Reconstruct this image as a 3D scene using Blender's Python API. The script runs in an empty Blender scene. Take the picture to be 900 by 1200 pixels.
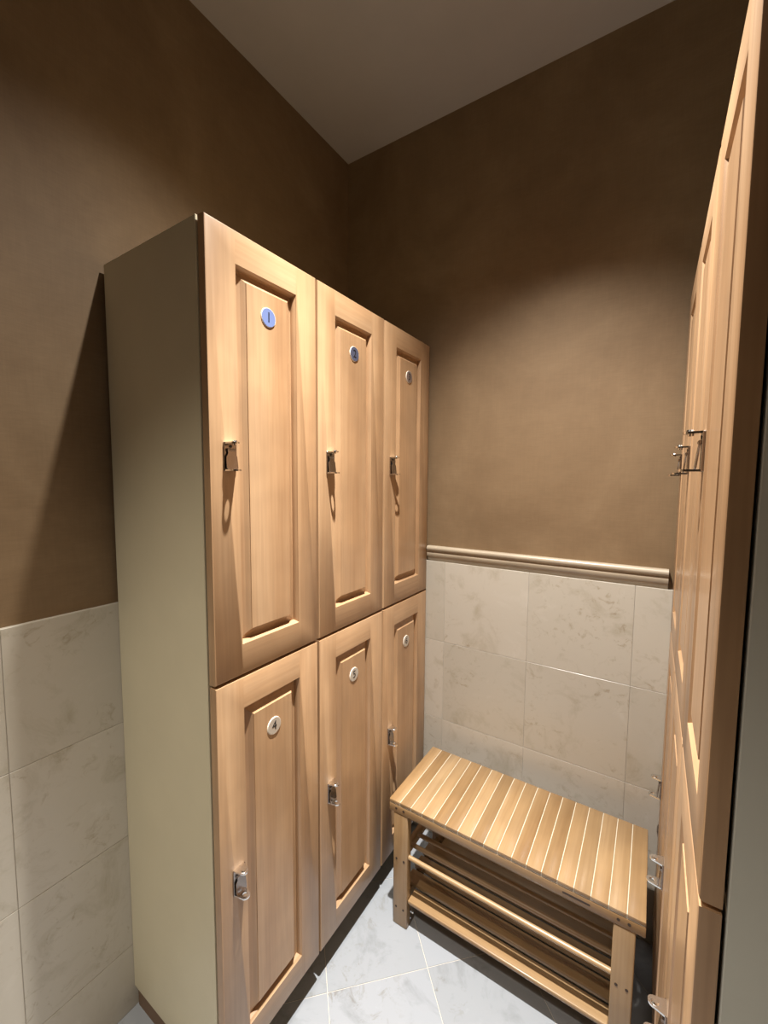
import bpy, bmesh, math, random
from mathutils import Vector, Matrix
random.seed(7)
S = bpy.context.scene
COL = S.collection
R = math.radians

# ------------------------------------------------------------------ dimensions (metres)
D, XR, W = 0.377, 1.152, 0.309           # door faces of the two rows, locker width
PLINTH, TOP = 0.060, 1.890               # carcass bottom / top
HC = 2.672                               # ceiling
RX, FY = 1.530, -3.05                    # right wall tile face, front wall
TILE_TOP, TP = 1.093, 0.305
BX0, BX1, BY0, BY1, BH = 0.446, 1.127, -0.371, -0.068, 0.410

# ------------------------------------------------------------------ materials
def new_mat(name):
    m = bpy.data.materials.new(name); m.use_nodes = True
    nt = m.node_tree; nt.nodes.clear()
    out = nt.nodes.new('ShaderNodeOutputMaterial')
    b = nt.nodes.new('ShaderNodeBsdfPrincipled')
    nt.links.new(b.outputs[0], out.inputs[0])
    return m, nt, b
def N(nt, t, **k):
    n = nt.nodes.new(t)
    for a, v in k.items(): setattr(n, a, v)
    return n
def ramp(nt, src, stops):
    r = N(nt, 'ShaderNodeValToRGB'); e = r.color_ramp.elements
    while len(e) < len(stops): e.new(0.5)
    for el, (p, c) in zip(e, stops):
        el.position = p; el.color = (c[0], c[1], c[2], 1)
    nt.links.new(src, r.inputs[0]); return r
def mixc(nt, fac, a, b, mode='MIX'):
    m = N(nt, 'ShaderNodeMix', data_type='RGBA', blend_type=mode)
    for sock, v in ((m.inputs[0], fac), (m.inputs[6], a), (m.inputs[7], b)):
        if hasattr(v, 'links'): nt.links.new(v, sock)
        elif isinstance(v, (int, float)): sock.default_value = v
        else: sock.default_value = (v[0], v[1], v[2], 1)
    return m.outputs[2]
def coords(nt, scale, rand=True, source='Object'):
    tc = N(nt, 'ShaderNodeTexCoord'); mp = N(nt, 'ShaderNodeMapping')
    mp.inputs['Scale'].default_value = scale
    if rand:
        oi = N(nt, 'ShaderNodeObjectInfo'); ge = N(nt, 'ShaderNodeNewGeometry')
        ad = N(nt, 'ShaderNodeMath', operation='ADD')
        nt.links.new(oi.outputs['Random'], ad.inputs[0]); nt.links.new(ge.outputs['Random Per Island'], ad.inputs[1])
        ml = N(nt, 'ShaderNodeMath', operation='MULTIPLY'); ml.inputs[1].default_value = 37.0
        nt.links.new(ad.outputs[0], ml.inputs[0])
        cb = N(nt, 'ShaderNodeCombineXYZ')
        for i in range(3): nt.links.new(ml.outputs[0], cb.inputs[i])
        nt.links.new(cb.outputs[0], mp.inputs['Location'])
    nt.links.new(tc.outputs[source], mp.inputs['Vector'])
    return mp.outputs[0]
def noise(nt, vec, scale, detail=4, rough=.55, dist=0.0):
    n = N(nt, 'ShaderNodeTexNoise'); n.inputs['Scale'].default_value = scale
    n.inputs['Detail'].default_value = detail; n.inputs['Roughness'].default_value = rough
    n.inputs['Distortion'].default_value = dist
    nt.links.new(vec, n.inputs['Vector']); return n.outputs['Fac']
def bump(nt, b, h, strength, dist=.001):
    n = N(nt, 'ShaderNodeBump'); n.inputs['Strength'].default_value = strength; n.inputs['Distance'].default_value = dist
    nt.links.new(h, n.inputs['Height']); nt.links.new(n.outputs[0], b.inputs['Normal'])

def wood(name, axis, dark, mid, light, rough=.3, coat=.3, fine=1.0, per_object=0.0):
    m, nt, b = new_mat(name)
    sc = [14, 14, 14]; sc[axis] = 0.9
    v = coords(nt, sc)
    g = noise(nt, v, 1.0, 4, .55, .35)
    sc2 = [160 * fine, 160 * fine, 160 * fine]; sc2[axis] = 5
    f = noise(nt, coords(nt, sc2), 1.0, 2, .5)
    c = ramp(nt, g, [(.28, dark), (.5, mid), (.74, light)]).outputs[0]
    fr = ramp(nt, f, [(.3, (.86, .84, .82)), (.62, (1, 1, 1))]).outputs[0]
    c = mixc(nt, .8, c, fr, 'MULTIPLY')
    fl = ramp(nt, noise(nt, coords(nt, (9, 9, 9)), 1.0, 2, .5), [(.35, (.92, .9, .88)), (.65, (1.05, 1.03, 1.0))]).outputs[0]
    c = mixc(nt, 1.0, c, fl, 'MULTIPLY')
    if per_object:
        oi = N(nt, 'ShaderNodeObjectInfo')
        rr = ramp(nt, oi.outputs['Random'], [(0, (1 - per_object, 1 - per_object * 1.1, 1 - per_object * 1.3)), (1, (1, 1, 1))]).outputs[0]
        c = mixc(nt, 1.0, c, rr, 'MULTIPLY')
    nt.links.new(c, b.inputs['Base Color'])
    b.inputs['Roughness'].default_value = rough
    b.inputs['Coat Weight'].default_value = coat; b.inputs['Coat Roughness'].default_value = .16
    bump(nt, b, f, .06)
    return m
def plain(name, col, rough=.5, metal=0.0, spec=.5, var=.06, scale=6):
    m, nt, b = new_mat(name)
    n = noise(nt, coords(nt, (1, 1, 1), rand=False), scale, 5, .6)
    lo = [c * (1 - var) for c in col]; hi = [c * (1 + var) for c in col]
    nt.links.new(ramp(nt, n, [(.3, lo), (.7, hi)]).outputs[0], b.inputs['Base Color'])
    b.inputs['Roughness'].default_value = rough; b.inputs['Metallic'].default_value = metal
    b.inputs['Specular IOR Level'].default_value = spec
    return m

MAPLE = ((0.345, 0.203, 0.105), (0.418, 0.262, 0.144), (0.465, 0.310, 0.183))
M_maple_v = wood('maple_upright_grain', 2, *MAPLE, rough=.38, coat=.18)
M_maple_h = wood('maple_cross_grain', 1, *MAPLE, rough=.38, coat=.18)
BAMBOO = ((0.237, 0.137, 0.058), (0.311, 0.200, 0.098), (0.370, 0.255, 0.141))
M_bam_x = wood('bamboo_lengthwise', 0, *BAMBOO, rough=.38, coat=.2)
M_bam_y = wood('bamboo_slat', 1, *BAMBOO, rough=.34, coat=.3, per_object=.22)
M_bam_z = wood('bamboo_post', 2, *BAMBOO, rough=.38, coat=.2)
M_rail = wood('pickled_rail_wood', 0, (0.311, 0.252, 0.178), (0.407, 0.348, 0.266), (0.488, 0.437, 0.355), rough=.35, coat=.3)
M_seam_glint = plain('seam_glint', (.55, .49, .38), .4)  # pale colour stands for the glint along the slat edges
M_cream = plain('cream_laminate', (.60, .535, .375), .45, var=.03)
M_greylam = plain('grey_laminate', (.58, .58, .52), .45, var=.03)
M_plinth = plain('brown_plinth', (.17, .10, .055), .6)
M_chrome = plain('chrome', (.80, .79, .78), .16, metal=1.0, var=.02, scale=60)
M_nickel = plain('dark_nickel', (.36, .32, .30), .24, metal=1.0, var=.03, scale=60)
M_hole = plain('blackened_steel', (.02, .018, .018), .5)
M_black = plain('black_enamel', (.012, .012, .016), .4)
M_screw = plain('dark_screw', (.06, .04, .03), .45, metal=.6)
M_blue_reflect = plain('disc_blue_reflection', (.15, .20, .40), .35, metal=.15)  # metal disc, bluish reflection painted into its colour
M_slate_reflect = plain('disc_slate_reflection', (.085, .095, .15), .35, metal=.2)  # same metal, darker blue-grey reflection painted in
M_taupe_reflect = plain('disc_taupe_reflection', (.22, .17, .15), .4, metal=.2)  # same metal, dim greyish reflection painted in
M_silver = plain('silver_disc', (.52, .47, .40), .38, metal=.35)
M_ivory = plain('ivory_rim', (.78, .72, .62), .4)
M_ceil = plain('painted_ceiling', (.37, .325, .29), .9, var=.03)
M_grout = plain('grout', (.50, .46, .40), .9)
M_white = plain('white_enamel', (.8, .8, .8), .4)

def wallpaper():
    m, nt, b = new_mat('tan_wallpaper')
    v = coords(nt, (1, 1, 1), rand=False)
    big = noise(nt, v, 2.6, 5, .62, .4)
    c = ramp(nt, big, [(.3, (0.148, 0.090, 0.042)), (.52, (0.186, 0.118, 0.059)), (.75, (0.229, 0.152, 0.081))]).outputs[0]
    fh = noise(nt, coords(nt, (30, 30, 420), rand=False), 1.0, 3, .6)
    fv = noise(nt, coords(nt, (380, 380, 18), rand=False), 1.0, 3, .6)
    c = mixc(nt, .4, c, ramp(nt, fh, [(.32, (.86, .85, .83)), (.66, (1.08, 1.08, 1.08))]).outputs[0], 'MULTIPLY')
    c = mixc(nt, .4, c, ramp(nt, fv, [(.32, (.9, .9, .88)), (.66, (1.06, 1.06, 1.06))]).outputs[0], 'MULTIPLY')
    nt.links.new(c, b.inputs['Base Color']); b.inputs['Roughness'].default_value = .72
    bump(nt, b, fh, .12)
    return m
M_paper = wallpaper()

def stone(name, base, vein, pale, rough, contrast=1.0, scale=9.0, tone=.12):
    m, nt, b = new_mat(name)
    v = coords(nt, (1, 1, 1))
    n1 = noise(nt, v, scale, 8, .68, .6)
    c = ramp(nt, n1, [(.30, vein), (.46, base), (.60, base), (.80, pale)]).outputs[0]
    n2 = noise(nt, v, scale * 3.2, 7, .72, .9)
    patch = ramp(nt, noise(nt, v, scale * .55, 3, .5), [(.42, (0, 0, 0)), (.58, (1, 1, 1))]).outputs[0]
    pits = ramp(nt, n2, [(.33, (.70, .64, .55)), (.45, (1, 1, 1))]).outputs[0]
    pits = mixc(nt, patch, (1, 1, 1), pits)
    c = mixc(nt, .9 * contrast, c, pits, 'MULTIPLY')
    ge = N(nt, 'ShaderNodeNewGeometry')
    t = ramp(nt, ge.outputs['Random Per Island'], [(0, (1 - tone, 1 - tone, 1 - tone * 1.15)), (1, (1.03, 1.03, 1.03))]).outputs[0]
    c = mixc(nt, 1.0, c, t, 'MULTIPLY')
    nt.links.new(c, b.inputs['Base Color']); b.inputs['Roughness'].default_value = rough
    bump(nt, b, n2, .04)
    return m
M_wtile = stone('limestone_wall_tile', (.50, .458, .39), (.405, .36, .285), (.56, .522, .46), .28)
M_ftile = stone('polished_floor_tile', (0.296, 0.311, 0.337), (0.222, 0.233, 0.248), (0.348, 0.370, 0.400), .16, contrast=.9, scale=7)

def lens_mat():
    m, nt, b = new_mat('lamp_lens')
    b.inputs['Base Color'].default_value = (1, 1, 1, 1)
    b.inputs['Emission Color'].default_value = (1, .9, .78, 1)
    b.inputs['Emission Strength'].default_value = 6
    return m
M_lens = lens_mat()

# ------------------------------------------------------------------ mesh helpers
def link(name, bm, mats, parent=None, loc=None, smooth=None, recalc=True):
    if recalc: bmesh.ops.recalc_face_normals(bm, faces=bm.faces)
    me = bpy.data.meshes.new(name); bm.to_mesh(me); bm.free()
    for m in (mats if isinstance(mats, (list, tuple)) else [mats]): me.materials.append(m)
    if smooth is not None:
        for p in me.polygons: p.use_smooth = True
        me.set_sharp_from_angle(angle=R(smooth))
    o = bpy.data.objects.new(name, me); COL.objects.link(o)
    if parent: o.parent = parent
    if loc: o.location = loc
    return o
def box(bm, x0, x1, y0, y1, z0, z1, bev=0.0, seg=2, mi=0):
    r = bmesh.ops.create_cube(bm, size=1)
    vs = r['verts']
    for v in vs:
        v.co = Vector((x0 if v.co.x < 0 else x1, y0 if v.co.y < 0 else y1, z0 if v.co.z < 0 else z1))
    fs = list({f for v in vs for f in v.link_faces})
    if bev:
        es = list({e for v in vs for e in v.link_edges})
        r2 = bmesh.ops.bevel(bm, geom=es, offset=bev, segments=seg, profile=.5, affect='EDGES')
        fs = list(set(r2['faces']) | {f for f in fs if f.is_valid})
    for f in fs: f.material_index = mi
    return fs
def cyl(bm, p, q, r, seg=20, r2=None, mi=0):
    p, q = Vector(p), Vector(q); d = q - p
    rr = bmesh.ops.create_cone(bm, cap_ends=True, segments=seg, radius1=r, radius2=r if r2 is None else r2, depth=d.length)
    M = Matrix.Translation((p + q) / 2) @ d.to_track_quat('Z', 'Y').to_matrix().to_4x4()
    bmesh.ops.transform(bm, matrix=M, verts=rr['verts'])
    for f in {f for v in rr['verts'] for f in v.link_faces}: f.material_index = mi
    return rr['verts']
def prism(bm, pts, fn, a, b, mi=0):
    """extrude a closed 2-D outline from a to b; fn(u, v, t) gives the 3-D point"""
    A = [bm.verts.new(fn(u, v, a)) for u, v in pts]; B = [bm.verts.new(fn(u, v, b)) for u, v in pts]
    n = len(pts); fs = []
    for i in range(n): fs.append(bm.faces.new((A[i], A[(i + 1) % n], B[(i + 1) % n], B[i])))
    fs.append(bm.faces.new(A)); fs.append(bm.faces.new(B[::-1]))
    for f in fs: f.material_index = mi
    return fs
def thing(name, label, cat, loc=(0, 0, 0), rz=0, group=None):
    o = bpy.data.objects.new(name, None); COL.objects.link(o); o.empty_display_size = .1
    o.location = loc; o.rotation_euler = (0, 0, rz)
    o['label'] = label; o['category'] = cat
    if group: o['group'] = group
    return o
def struct(o): o['kind'] = 'structure'; return o
def copy_tree(o, parent=None):
    c = o.copy(); COL.objects.link(c)
    if parent: c.parent = parent
    for ch in list(o.children): copy_tree(ch, c)
    return c

# ------------------------------------------------------------------ room shell
def slab(name, dims, m):
    bm = bmesh.new(); box(bm, *dims); return struct(link(name, bm, m))
PW = 0.012
slab('wall_left', (-.10, -PW, FY - .1, PW + .1, -.02, HC + .06), M_paper)
slab('wall_back', (-PW, RX + PW, PW, PW + .1, -.02, HC + .06), M_paper)
slab('wall_right', (RX + PW, RX + .11, FY - .1, PW + .1, -.02, HC + .06), M_paper)
slab('wall_front', (-PW, RX + PW, FY - .1, FY, -.02, HC + .06), M_paper)
slab('ceiling', (-PW, RX + PW, FY, PW, HC, HC + .06), M_ceil)

# floor: limestone laid on the diagonal
bm = bmesh.new()
pit, jn = .2865, .0008
rt = 1 / math.sqrt(2)
u0, v0 = 1.035 * rt, .189 * rt           # u = (x-y)/sqrt2, v = (x+y)/sqrt2
for i in range(-8, 14):
    for j in range(-12, 10):
        ua, ub = u0 + i * pit + jn, u0 + (i + 1) * pit - jn
        va, vb = v0 + j * pit + jn, v0 + (j + 1) * pit - jn
        cs = [((u + v) * rt, (v - u) * rt) for u, v in ((ua, va), (ub, va), (ub, vb), (ua, vb))]
        cx = sum(c[0] for c in cs) / 4; cy = sum(c[1] for c in cs) / 4
        if not (-.25 < cx < RX + .25 and FY - .25 < cy < .25): continue
        mid = Vector((cx, cy))
        top = [bm.verts.new((mid.x + (c[0] - mid.x) * .997, mid.y + (c[1] - mid.y) * .997, 0)) for c in cs]
        low = [bm.verts.new((c[0], c[1], -.001)) for c in cs]
        bot = [bm.verts.new((c[0], c[1], -.006)) for c in cs]
        bm.faces.new(top)
        for k in range(4):
            bm.faces.new((top[k], low[k], low[(k + 1) % 4], top[(k + 1) % 4]))
            bm.faces.new((low[k], bot[k], bot[(k + 1) % 4], low[(k + 1) % 4]))
for co, no in (((-PW, 0, 0), (-1, 0, 0)), ((RX + PW, 0, 0), (1, 0, 0)), ((0, FY, 0), (0, -1, 0)), ((0, PW, 0), (0, 1, 0))):
    g = bm.verts[:] + bm.edges[:] + bm.faces[:]
    bmesh.ops.bisect_plane(bm, geom=g, plane_co=co, plane_no=no, clear_outer=True)
fl = struct(link('floor', bm, [M_ftile, M_grout]))
bm = bmesh.new(); bm.from_mesh(fl.data)
box(bm, -PW, RX + PW, FY, PW, -.04, -.0012, mi=1)
bm.to_mesh(fl.data); bm.free()

# wainscot: squared limestone courses with their faces 12 mm proud of the wallpaper
def wainscot(name, fn, t0, t1, tj, cut_top=TILE_TOP):
    bm = bmesh.new(); g = .0006
    zs = [0.0, TILE_TOP - 3 * TP, TILE_TOP - 2 * TP, TILE_TOP - TP, TILE_TOP]
    ts = sorted({t0, t1} | {tj + k * TP for k in range(-14, 14) if t0 + .01 < tj + k * TP < t1 - .01})
    for za, zb in zip(zs[:-1], zs[1:]):
        for ta, tb in zip(ts[:-1], ts[1:]):
            b2 = bmesh.new(); box(b2, ta + g, tb - g, 0, PW, za + g, zb - (0 if zb == TILE_TOP else g), bev=.0005, seg=1)
            mp = {}
            for v in b2.verts: mp[v] = bm.verts.new(fn(v.co.x, v.co.y, v.co.z))
            for f in b2.faces: bm.faces.new([mp[v] for v in f.verts])
            b2.free()
    o = struct(link(name, bm, [M_wtile, M_grout]))
    bm = bmesh.new(); bm.from_mesh(o.data)
    a, b = Vector(fn(t0, .0016, 0)), Vector(fn(t1, PW, TILE_TOP - .002))
    box(bm, min(a.x, b.x), max(a.x, b.x), min(a.y, b.y), max(a.y, b.y), 0, TILE_TOP - .002, mi=1)
    bm.to_mesh(o.data); bm.free()
    return o
wainscot('trim_1', lambda t, d, z: (-d, t, z), FY, -.001, -1.148)                 # left wall
wainscot('trim_2', lambda t, d, z: (t, d, z), 0.0, RX, .757)                      # back wall
wainscot('trim_3', lambda t, d, z: (RX + d, t, z), FY, -.001, -1.148)             # right wall

# chair rail between the two rows
prof = [(-.012, 1.1505), (.001, 1.1510), (.0065, 1.1495), (.0100, 1.1455), (.0108, 1.1405), (.0095, 1.1355), (.0055, 1.1315),
        (.0030, 1.1300), (.0030, 1.1275), (.0048, 1.1250), (.0050, 1.1200), (.0035, 1.1130), (.0000, 1.1060), (-.0035, 1.1010), (-.0060, 1.0985), (-.0060, 1.0935), (-.012, 1.0935)]
bm = bmesh.new()
prism(bm, prof, lambda u, v, t: (t, -u, v), .379, 1.1405)
struct(link('trim_4', bm, M_rail, smooth=50))

# ------------------------------------------------------------------ lockers
T = .019                                  # door thickness
HW, OW = W / 2 - .003, .0838              # half door, half opening
def door_mesh(H, st, sb):
    """frame of two stiles and two rails; local origin at the middle of the bottom edge, front face x = 0 facing +x"""
    bm = bmesh.new(); V = bm.verts.new
    def rect(y, z0, z1, x): return [V((x, -y, z0)), V((x, y, z0)), V((x, y, z1)), V((x, -y, z1))]
    r = .0035
    fy, fz0, fz1 = HW - r, r, H - r
    oz0, oz1 = sb, H - st
    F = rect(fy, fz0, fz1, 0)
    O = rect(OW, oz0, oz1, 0)
    a = [V((0, -OW, fz0)), V((0, OW, fz0)), V((0, OW, fz1)), V((0, -OW, fz1))]
    def face(vs, mi): f = bm.faces.new(vs); f.material_index = mi; return f
    face((F[0], a[0], O[0], O[3], a[3], F[3]), 0); face((a[1], F[1], F[2], a[2], O[2], O[1]), 0)
    face((a[0], a[1], O[1], O[0]), 1); face((O[3], O[2], a[2], a[3]), 1)
    def ring(A, B, mis=(1, 0, 1, 0)):
        for k in range(4):
            face((A[k], A[(k + 1) % 4], B[(k + 1) % 4], B[k]), mis[k])
    # outer round-over
    prev = F
    outer = [(HW - r * .3, r * .3, H - r * .3, -r * .3), (HW, 0, H, -r), (HW, 0, H, -T)]
    first = True
    for y, z0, z1, x in outer:
        cur = rect(y, z0, z1, x)
        if first:
            # bottom and top edges carry the extra face vertices
            face((prev[0], a[0], a[1], prev[1], cur[1], cur[0]), 1); face((prev[2], a[2], a[3], prev[3], cur[3], cur[2]), 1)
            face((prev[1], prev[2], cur[2], cur[1]), 0); face((prev[3], prev[0], cur[0], cur[3]), 0); first = False
        else: ring(prev, cur)
        prev = cur
    # sticking around the opening
    inner = O
    for t, x in ((.0010, -.0022), (.0024, -.0038), (.0038, -.0058), (.0050, -.0095), (.0055, -.0150), (.0055, -T)):
        cur = rect(OW - t, oz0 + t, oz1 - t, x); ring(inner, cur); inner = cur
    ring(prev, inner)
    return bm
def panel_mesh(H, st, sb):
    bm = bmesh.new(); V = bm.verts.new
    def rect(t, x):
        y = OW - t; return [V((x, -y, sb + t)), V((x, y, sb + t)), V((x, y, H - st - t)), V((x, -y, H - st - t))]
    ls = [rect(.0052, -.0175), rect(.0052, -.0140), rect(.0085, -.0140), rect(.0120, -.0128), rect(.0175, -.0098), rect(.0235, -.0050), rect(.0262, -.0030), rect(.0268, -.0012)]
    for A, B in zip(ls[:-1], ls[1:]):
        for k in range(4): bm.faces.new((A[k], A[(k + 1) % 4], B[(k + 1) % 4], B[k]))
    bm.faces.new(ls[-1]); bm.faces.new(ls[0][::-1])
    return bm

def tab(bm, z, L, w0, w1, hole, th=.0032):
    """flat tab in the plane z, reaching out along +x from the plate, rounded end, optional hole"""
    n = 14
    out = [(0.0, -w0 / 2)]
    cx = L - w1 / 2
    for k in range(n + 1):
        a = -math.pi / 2 + math.pi * k / n
        out.append((cx + w1 / 2 * math.cos(a), w1 / 2 * math.sin(a)))
    out.append((0.0, w0 / 2))
    if not hole:
        prism(bm, out, lambda u, v, t: (u, v, t), z, z + th); return
    # resample the outline by angle about the hole so that both loops match
    hx, hr, m = hole[0], hole[1], 36
    def hit(a):
        d = Vector((math.cos(a), math.sin(a))); best = None
        for i in range(len(out)):
            p, q = Vector(out[i]), Vector(out[(i + 1) % len(out)])
            e = q - p; den = d.x * e.y - d.y * e.x
            if abs(den) < 1e-12: continue
            w = p - Vector((hx, 0)); s = (w.x * e.y - w.y * e.x) / den; u = (w.x * d.y - w.y * d.x) / den
            if s > 0 and -1e-6 <= u <= 1 + 1e-6 and (best is None or s < best): best = s
        return (hx + d.x * best, d.y * best)
    angs = [2 * math.pi * k / m for k in range(m)]
    for c in ((0, -w0 / 2), (0, w0 / 2)):
        angs.append(math.atan2(c[1], c[0] - hx) % (2 * math.pi))
    angs = sorted(set(angs)); m = len(angs)
    Ls = []
    for zz in (z, z + th):
        Ls.append(([bm.verts.new((*hit(a), zz)) for a in angs], [bm.verts.new((hx + hr * math.cos(a), hr * math.sin(a), zz)) for a in angs]))
    for k in range(m):
        j = (k + 1) % m
        for o, i in Ls: bm.faces.new((o[k], o[j], i[j], i[k]))
        bm.faces.new((Ls[0][0][k], Ls[0][0][j], Ls[1][0][j], Ls[1][0][k]))
        bm.faces.new((Ls[0][1][k], Ls[0][1][j], Ls[1][1][j], Ls[1][1][k]))
def hasp_plate():
    bm = bmesh.new()
    box(bm, 0, .0034, -.0150, .0150, -.0285, .0285, bev=.0006, seg=1)
    return bm
def hasp_top():
    bm = bmesh.new()
    tab(bm, .0255, .0265, .028, .018, None)
    cyl(bm, (.0165, 0, .0285), (.0165, 0, .0315), .0062, 20, .0048)
    cyl(bm, (.0165, 0, .0225), (.0165, 0, .0265), .0040, 16)
    return bm
def hasp_bottom():
    bm = bmesh.new(); tab(bm, -.0285, .0305, .029, .0195, (.0195, .0052)); return bm
def hasp_flap():
    """hinged leaf hanging in front of the plate: narrow neck, wide blade, leaning outward"""
    bm = bmesh.new()
    o = [(-.008, .013), (.008, .013), (.0085, .006), (.0125, .000), (.0130, -.022), (.0110, -.0255), (-.0110, -.0255), (-.0130, -.022), (-.0125, .000), (-.0085, .006)]
    def fn(u, v, t):
        x = .0042 + (.016 - v) * .10 + t
        return (x, u, v)
    prism(bm, o, fn, 0, .0020)
    cyl(bm, (.0052, -.0095, .0135), (.0052, .0095, .0135), .0028, 14)       # hinge barrel
    return bm
def hasp_screw():
    bm = bmesh.new(); cyl(bm, (.003, 0, .0205), (.0046, 0, .0205), .0030, 14); return bm

def build_door(H, st, sb, z0, hz, parent):
    d = link('door', door_mesh(H, st, sb), [M_maple_v, M_maple_h], parent, (0, 0, z0), smooth=30)
    link('raised_panel', panel_mesh(H, st, sb), M_maple_v, d, (0, 0, 0))
    for nm, f, m in (('hasp_plate', hasp_plate, M_nickel), ('hasp_upper_tab', hasp_top, M_chrome), ('hasp_eye_tab', hasp_bottom, M_chrome), ('hasp_leaf', hasp_flap, M_nickel), ('screw', hasp_screw, M_hole)):
        o = link(nm, f(), m, d, (0, -.1065, hz - z0), smooth=35)
        if nm == 'hasp_plate': o['label'] = 'dark metal hasp plate screwed to the left stile'
    return d
UH, UZ, LH, LZ = 1.888 - .9835, .9835, .9775 - .088, .088
def numeral(ch, parent, y, z, x):
    cu = bpy.data.curves.new('numeral', 'FONT'); cu.body = ch; cu.size = .030; cu.align_x = 'CENTER'; cu.align_y = 'CENTER'; cu.extrude = .0003
    t = bpy.data.objects.new('numeral_text', cu); COL.objects.link(t)
    dg = bpy.context.evaluated_depsgraph_get()
    me = bpy.data.meshes.new_from_object(t.evaluated_get(dg)); me.name = 'numeral'
    bpy.data.objects.remove(t)
    # text lies in XY facing +Z: turn it to face +x, upright
    M = Matrix(((0, 0, 1, 0), (1, 0, 0, 0), (0, 1, 0, 0), (0, 0, 0, 1)))
    me.transform(M); me.materials.clear(); me.materials.append(M_black)
    o = bpy.data.objects.new('numeral', me); COL.objects.link(o); o.parent = parent; o.location = (x, y, z)
    return o
def disc(parent, z, m, ch):
    bm = bmesh.new(); cyl(bm, (-.0014, 0, 0), (.0004, 0, 0), .0205, 40, .0200)
    cyl(bm, (.0002, 0, 0), (.0009, 0, 0), .0190, 40, mi=1)
    o = link('number_disc', bm, [M_ivory, m], parent, (0, 0, z)); o['label'] = 'round number disc'
    numeral(ch, parent, 0, z, .0011)

def build_unit(lam):
    """two-tier locker: carcass and plinth behind two doors; local origin on the floor below the middle of the door faces, fronts face +x"""
    t = bpy.data.objects.new('locker_unit', None); COL.objects.link(t); t.empty_display_size = .1
    b = D - .001; f = -.0225; h = W / 2 - .0006
    bm = bmesh.new()
    box(bm, -b, f, -h, -h + .016, PLINTH, TOP, bev=.001, seg=1)
    box(bm, -b, f, h - .016, h, PLINTH, TOP, bev=.001, seg=1)
    for z in (PLINTH, .970, TOP - .016): box(bm, -b + .006, f - .001, -h + .016, h - .016, z + .0005, z + .0165)
    box(bm, -b, -b + .006, -h + .016, h - .016, PLINTH, TOP)
    link('carcass', bm, lam, t)
    bm = bmesh.new(); box(bm, -b + .004, -.075, -h + .007, h - .001, 0, PLINTH)
    link('plinth', bm, M_plinth, t)
    build_door(UH, .064, .0665, UZ, 1.4435, t)
    build_door(LH, .068, .066, LZ, .534, t)
    return t
GROUP = 'two-tier maple lockers'
def yc(k): return -W * (2.5 - k)
def setup(o, loc, rz, label):
    o.location = loc; o.rotation_euler = (0, 0, rz)
    o['label'] = label; o['category'] = 'locker'; o['group'] = GROUP
left_proto = build_unit(M_cream)
right_proto = build_unit(M_greylam)
L_lab = ['two-tier maple locker with doors 1 and 4, its cream side panel in full view',
         'two-tier maple locker with doors 2 and 5, middle of the left row',
         'two-tier maple locker with doors 3 and 6, against the back wall behind the bench corner']
R_lab = ['two-tier maple locker at the right edge of the photo showing its grey side panel',
         'two-tier maple locker in the middle of the steeply foreshortened right row',
         'two-tier maple locker of the right row nearest the back wall and chair rail end']
lefts = [left_proto] + [copy_tree(left_proto) for _ in range(2)]
rights = [right_proto] + [copy_tree(right_proto) for _ in range(2)]
NUM = [('1', M_blue_reflect, '4'), ('2', M_slate_reflect, '5'), ('3', M_taupe_reflect, '6')]
for k, o in enumerate(lefts):
    setup(o, (D, yc(k), 0), 0, L_lab[k])
    doors = [c for c in o.children if c.name.startswith('door')]
    up = max(doors, key=lambda c: c.location.z); lo = min(doors, key=lambda c: c.location.z)
    disc(up, 1.7465 - UZ, NUM[k][1], NUM[k][0]); disc(lo, .827 - LZ, M_silver, NUM[k][2])
for k, o in enumerate(rights):
    setup(o, (XR, yc(k), 0), math.pi, R_lab[k])

# ------------------------------------------------------------------ bench
bench = thing('shoe_bench', 'slatted bamboo bench with dowel and board shoe shelves below the tiled back wall', 'bench', ((BX0 + BX1) / 2, (BY0 + BY1) / 2, 0))
ox, oy = bench.location.x, bench.location.y
def bpart(name, bm, m, parent=bench, smooth=None):
    bmesh.ops.translate(bm, verts=bm.verts, vec=(-ox, -oy, 0)); return link(name, bm, m, parent, smooth=smooth)
nsl = 18; ps = (BX1 - BX0) / nsl
base = None
for k in range(nsl):
    cx = BX0 + (k + .5) * ps
    if base is None:
        bm = bmesh.new(); box(bm, -ps / 2 + .0008, ps / 2 - .0008, BY0 - oy, BY1 - oy, BH - .009, BH, bev=.0010, seg=2)
        base = link('slat', bm, M_bam_y, bench, smooth=40); o = base
    else:
        o = base.copy(); COL.objects.link(o); o.parent = bench
    o.location = (cx - ox, 0, 0)
bm = bmesh.new(); box(bm, BX0 + .002, BX1 - .002, BY0 + .0015, BY1 - .0015, BH - .0118, BH - .0008)  # added to stop light through the slat gaps and imitate edge glint
sb_ = bpart('glint_backing', bm, M_seam_glint); sb_['label'] = 'added pale backing, a painted glint between the slats'
AZ0, AZ1 = .3725, BH - .012
bm = bmesh.new(); box(bm, BX0, BX1, BY0, BY0 + .020, AZ0, AZ1 - .0003, bev=.002); fa = bpart('apron', bm, M_bam_x, smooth=40)
bm = bmesh.new(); box(bm, BX0, BX1, BY1 - .020, BY1, AZ0, AZ1 - .0003, bev=.002); bpart('apron', bm, M_bam_x, smooth=40)
for x in (BX0, BX1 - .02):
    bm = bmesh.new(); box(bm, x, x + .02, BY0 + .0203, BY1 - .0203, AZ0, AZ1 - .0003, bev=.002); bpart('end_rail', bm, M_bam_y, smooth=40)
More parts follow.
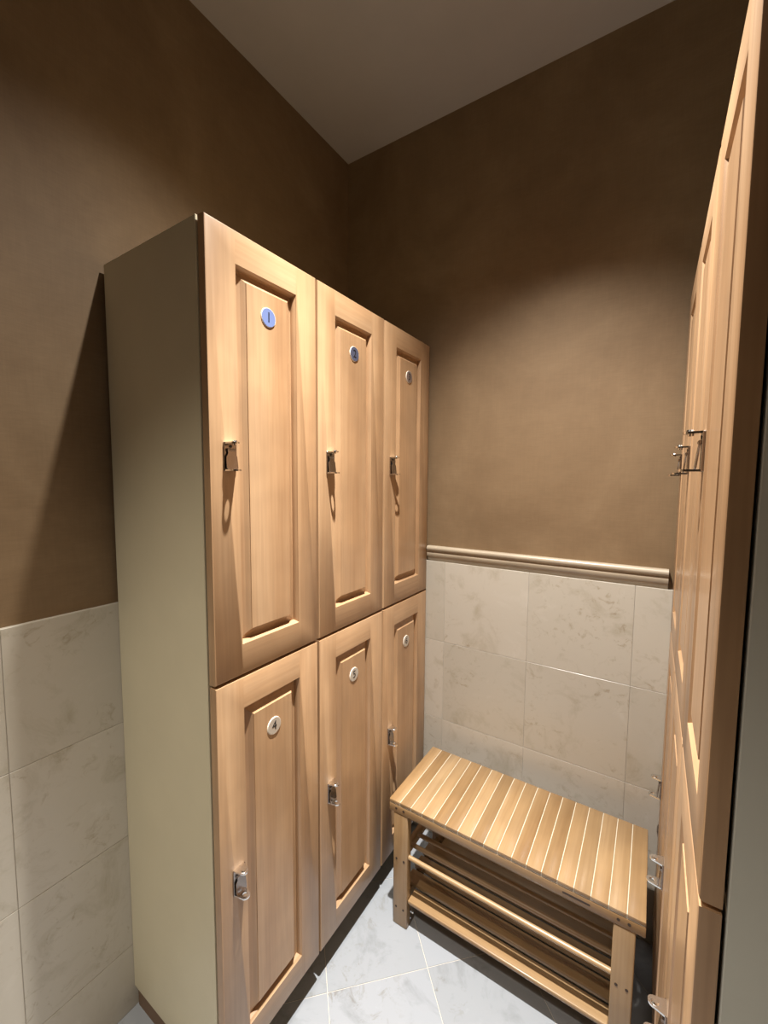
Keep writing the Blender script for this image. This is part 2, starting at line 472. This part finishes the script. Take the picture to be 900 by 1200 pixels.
# dark maker's stamp on the apron
bm = bmesh.new(); box(bm, .951, 1.013, BY0 - .0004, BY0 + .001, .3835, .3885, bev=.0003, seg=1); bpart('stamp', bm, M_screw, fa)
LX = ((.461, .511), (1.0625, 1.1085))
LY = ((BY0 + .001, BY0 + .026), (BY1 - .026, BY1 - .001))
for a, b in LX:
    for s, (c, d) in enumerate(LY):
        bm = bmesh.new(); box(bm, a, b, c, d, 0, AZ0 - .0003, bev=.0035, seg=3); lg = bpart('leg', bm, M_bam_z, smooth=40)
        if s == 0:
            for z in (.222, .060):
                for x in (a + .012, b - .012):
                    bm = bmesh.new(); cyl(bm, (x, c - .0008, z), (x, c + .004, z), .0034, 12); bpart('screw', bm, M_screw, lg)
            for x in (a + .010, b - .014):
                bm = bmesh.new(); cyl(bm, (x, BY0 - .0008, .387), (x, BY0 + .004, .387), .0036, 12); bpart('screw', bm, M_screw, fa)
    for z in (.225, .070):
        bm = bmesh.new(); xm = (a + b) / 2
        box(bm, xm - .009, xm + .009, LY[0][1] - .0002, LY[1][0] + .0002, z - .014, z + .014, bev=.002); bpart('stretcher', bm, M_bam_y, smooth=40)
for k, y in enumerate((-.3575, -.3120, -.2670, -.2220, -.1770, -.1320, -.0820)):
    inner = 0 < k < 6
    xa = (LX[0][1] - .001) if not inner else .494
    xb = (LX[1][0] + .001) if not inner else 1.0770
    bm = bmesh.new(); cyl(bm, (xa, y, .234), (xb, y, .234), .0068, 18); bpart('dowel', bm, M_bam_x, smooth=40)
for k in range(5):
    y0 = BY0 + .006 + k * .0595
    full = k in (0, 4)
    xa = (LX[0][1] + .0003) if full else LX[0][0] + .010
    xb = (LX[1][0] - .0003) if full else LX[1][1] - .010
    ya, yb = y0, y0 + .047
    bm = bmesh.new(); box(bm, xa, xb, ya, yb, .0842, .0965, bev=.003, seg=3); bpart('shelf_board', bm, M_bam_x, smooth=40)

# ------------------------------------------------------------------ lamps
LP = [(.70, -.735), (.50, -1.80)]  # main lamp, then an added fill lamp out of view
def downlight(x, y, label):
    t = thing('downlight', label, 'ceiling light', (x, y, HC), 0, 'recessed ceiling downlights')
    bm = bmesh.new(); n = 40
    prof = [(.030, -.0005), (.030, -.006), (.034, -.010), (.046, -.008), (.052, -.0005)]
    vs = [[bm.verts.new((r * math.cos(2 * math.pi * k / n), r * math.sin(2 * math.pi * k / n), z)) for k in range(n)] for r, z in prof]
    for a, b in zip(vs, vs[1:] + vs[:1]):
        for k in range(n): bm.faces.new((a[k], a[(k + 1) % n], b[(k + 1) % n], b[k]))
    link('trim_ring', bm, M_white, t, smooth=40)
    bm = bmesh.new(); cyl(bm, (0, 0, -.004), (0, 0, -.0005), .0298, 32); link('lens', bm, M_lens, t)
downlight(*LP[0], 'small round ceiling downlight over the aisle between the lockers')
downlight(*LP[1], 'added fill downlight, small and round, at the entrance end, before the lockers begin')  # added fixture, out of view, to house the fill light

def spot(name, x, y, power, color, size, blend, rad, z=HC - .014, tilt=(0, 0)):
    l = bpy.data.lights.new(name, 'SPOT'); l.energy = power; l.color = color; l.spot_size = R(size); l.spot_blend = blend; l.shadow_soft_size = rad
    o = bpy.data.objects.new(name, l); COL.objects.link(o); o.location = (x, y, z); o.rotation_euler = (R(tilt[0]), R(tilt[1]), 0); return o
spot('downlight_spill', *LP[0], 100, (1.0, .955, .89), 118, 1.0, .016, tilt=(-6, 0))
spot('downlight_beam', *LP[0], 208, (1.0, .965, .91), 82, 1.0, .016, tilt=(10, -8))
spot('downlight_core', *LP[0], 340, (1.0, .985, .95), 46, 1.0, .016, tilt=(0, 2))
spot('entrance_fill', *LP[1], 195, (1.0, .92, .80), 82, .9, .03)  # added fill for the side panels and left tile, no known lamp there

w = bpy.data.worlds.new('World'); S.world = w; w.use_nodes = True
w.node_tree.nodes['Background'].inputs[0].default_value = (.02, .02, .02, 1)

# ------------------------------------------------------------------ camera
yaw, pitch, roll, fpx = 0.5720654701, -0.0782140833, 0.0068948752, 491.8547
fw = Vector((-math.sin(yaw) * math.cos(pitch), math.cos(yaw) * math.cos(pitch), math.sin(pitch)))
rt_ = Vector((math.cos(yaw), math.sin(yaw), 0)); up_ = rt_.cross(fw)
r2 = math.cos(roll) * rt_ + math.sin(roll) * up_; u2 = -math.sin(roll) * rt_ + math.cos(roll) * up_
cd = bpy.data.cameras.new('camera'); cam = bpy.data.objects.new('camera', cd); COL.objects.link(cam)
M = Matrix((r2, u2, -fw)).transposed().to_4x4(); M.translation = Vector((1.09557, -1.42277, 1.40113)); cam.matrix_world = M
cd.sensor_fit = 'VERTICAL'; cd.sensor_height = 36; cd.sensor_width = 27; cd.lens = fpx / 1200 * 36; cd.clip_start = .01
S.camera = cam

S.cycles.max_bounces = 12; S.cycles.diffuse_bounces = 8; S.cycles.glossy_bounces = 6
S.cycles.sample_clamp_indirect = 6
vs_ = S.view_settings
vs_.view_transform = 'Standard'; vs_.look = 'None'; vs_.gamma = 1; vs_.use_curve_mapping = False; vs_.exposure = 0.0
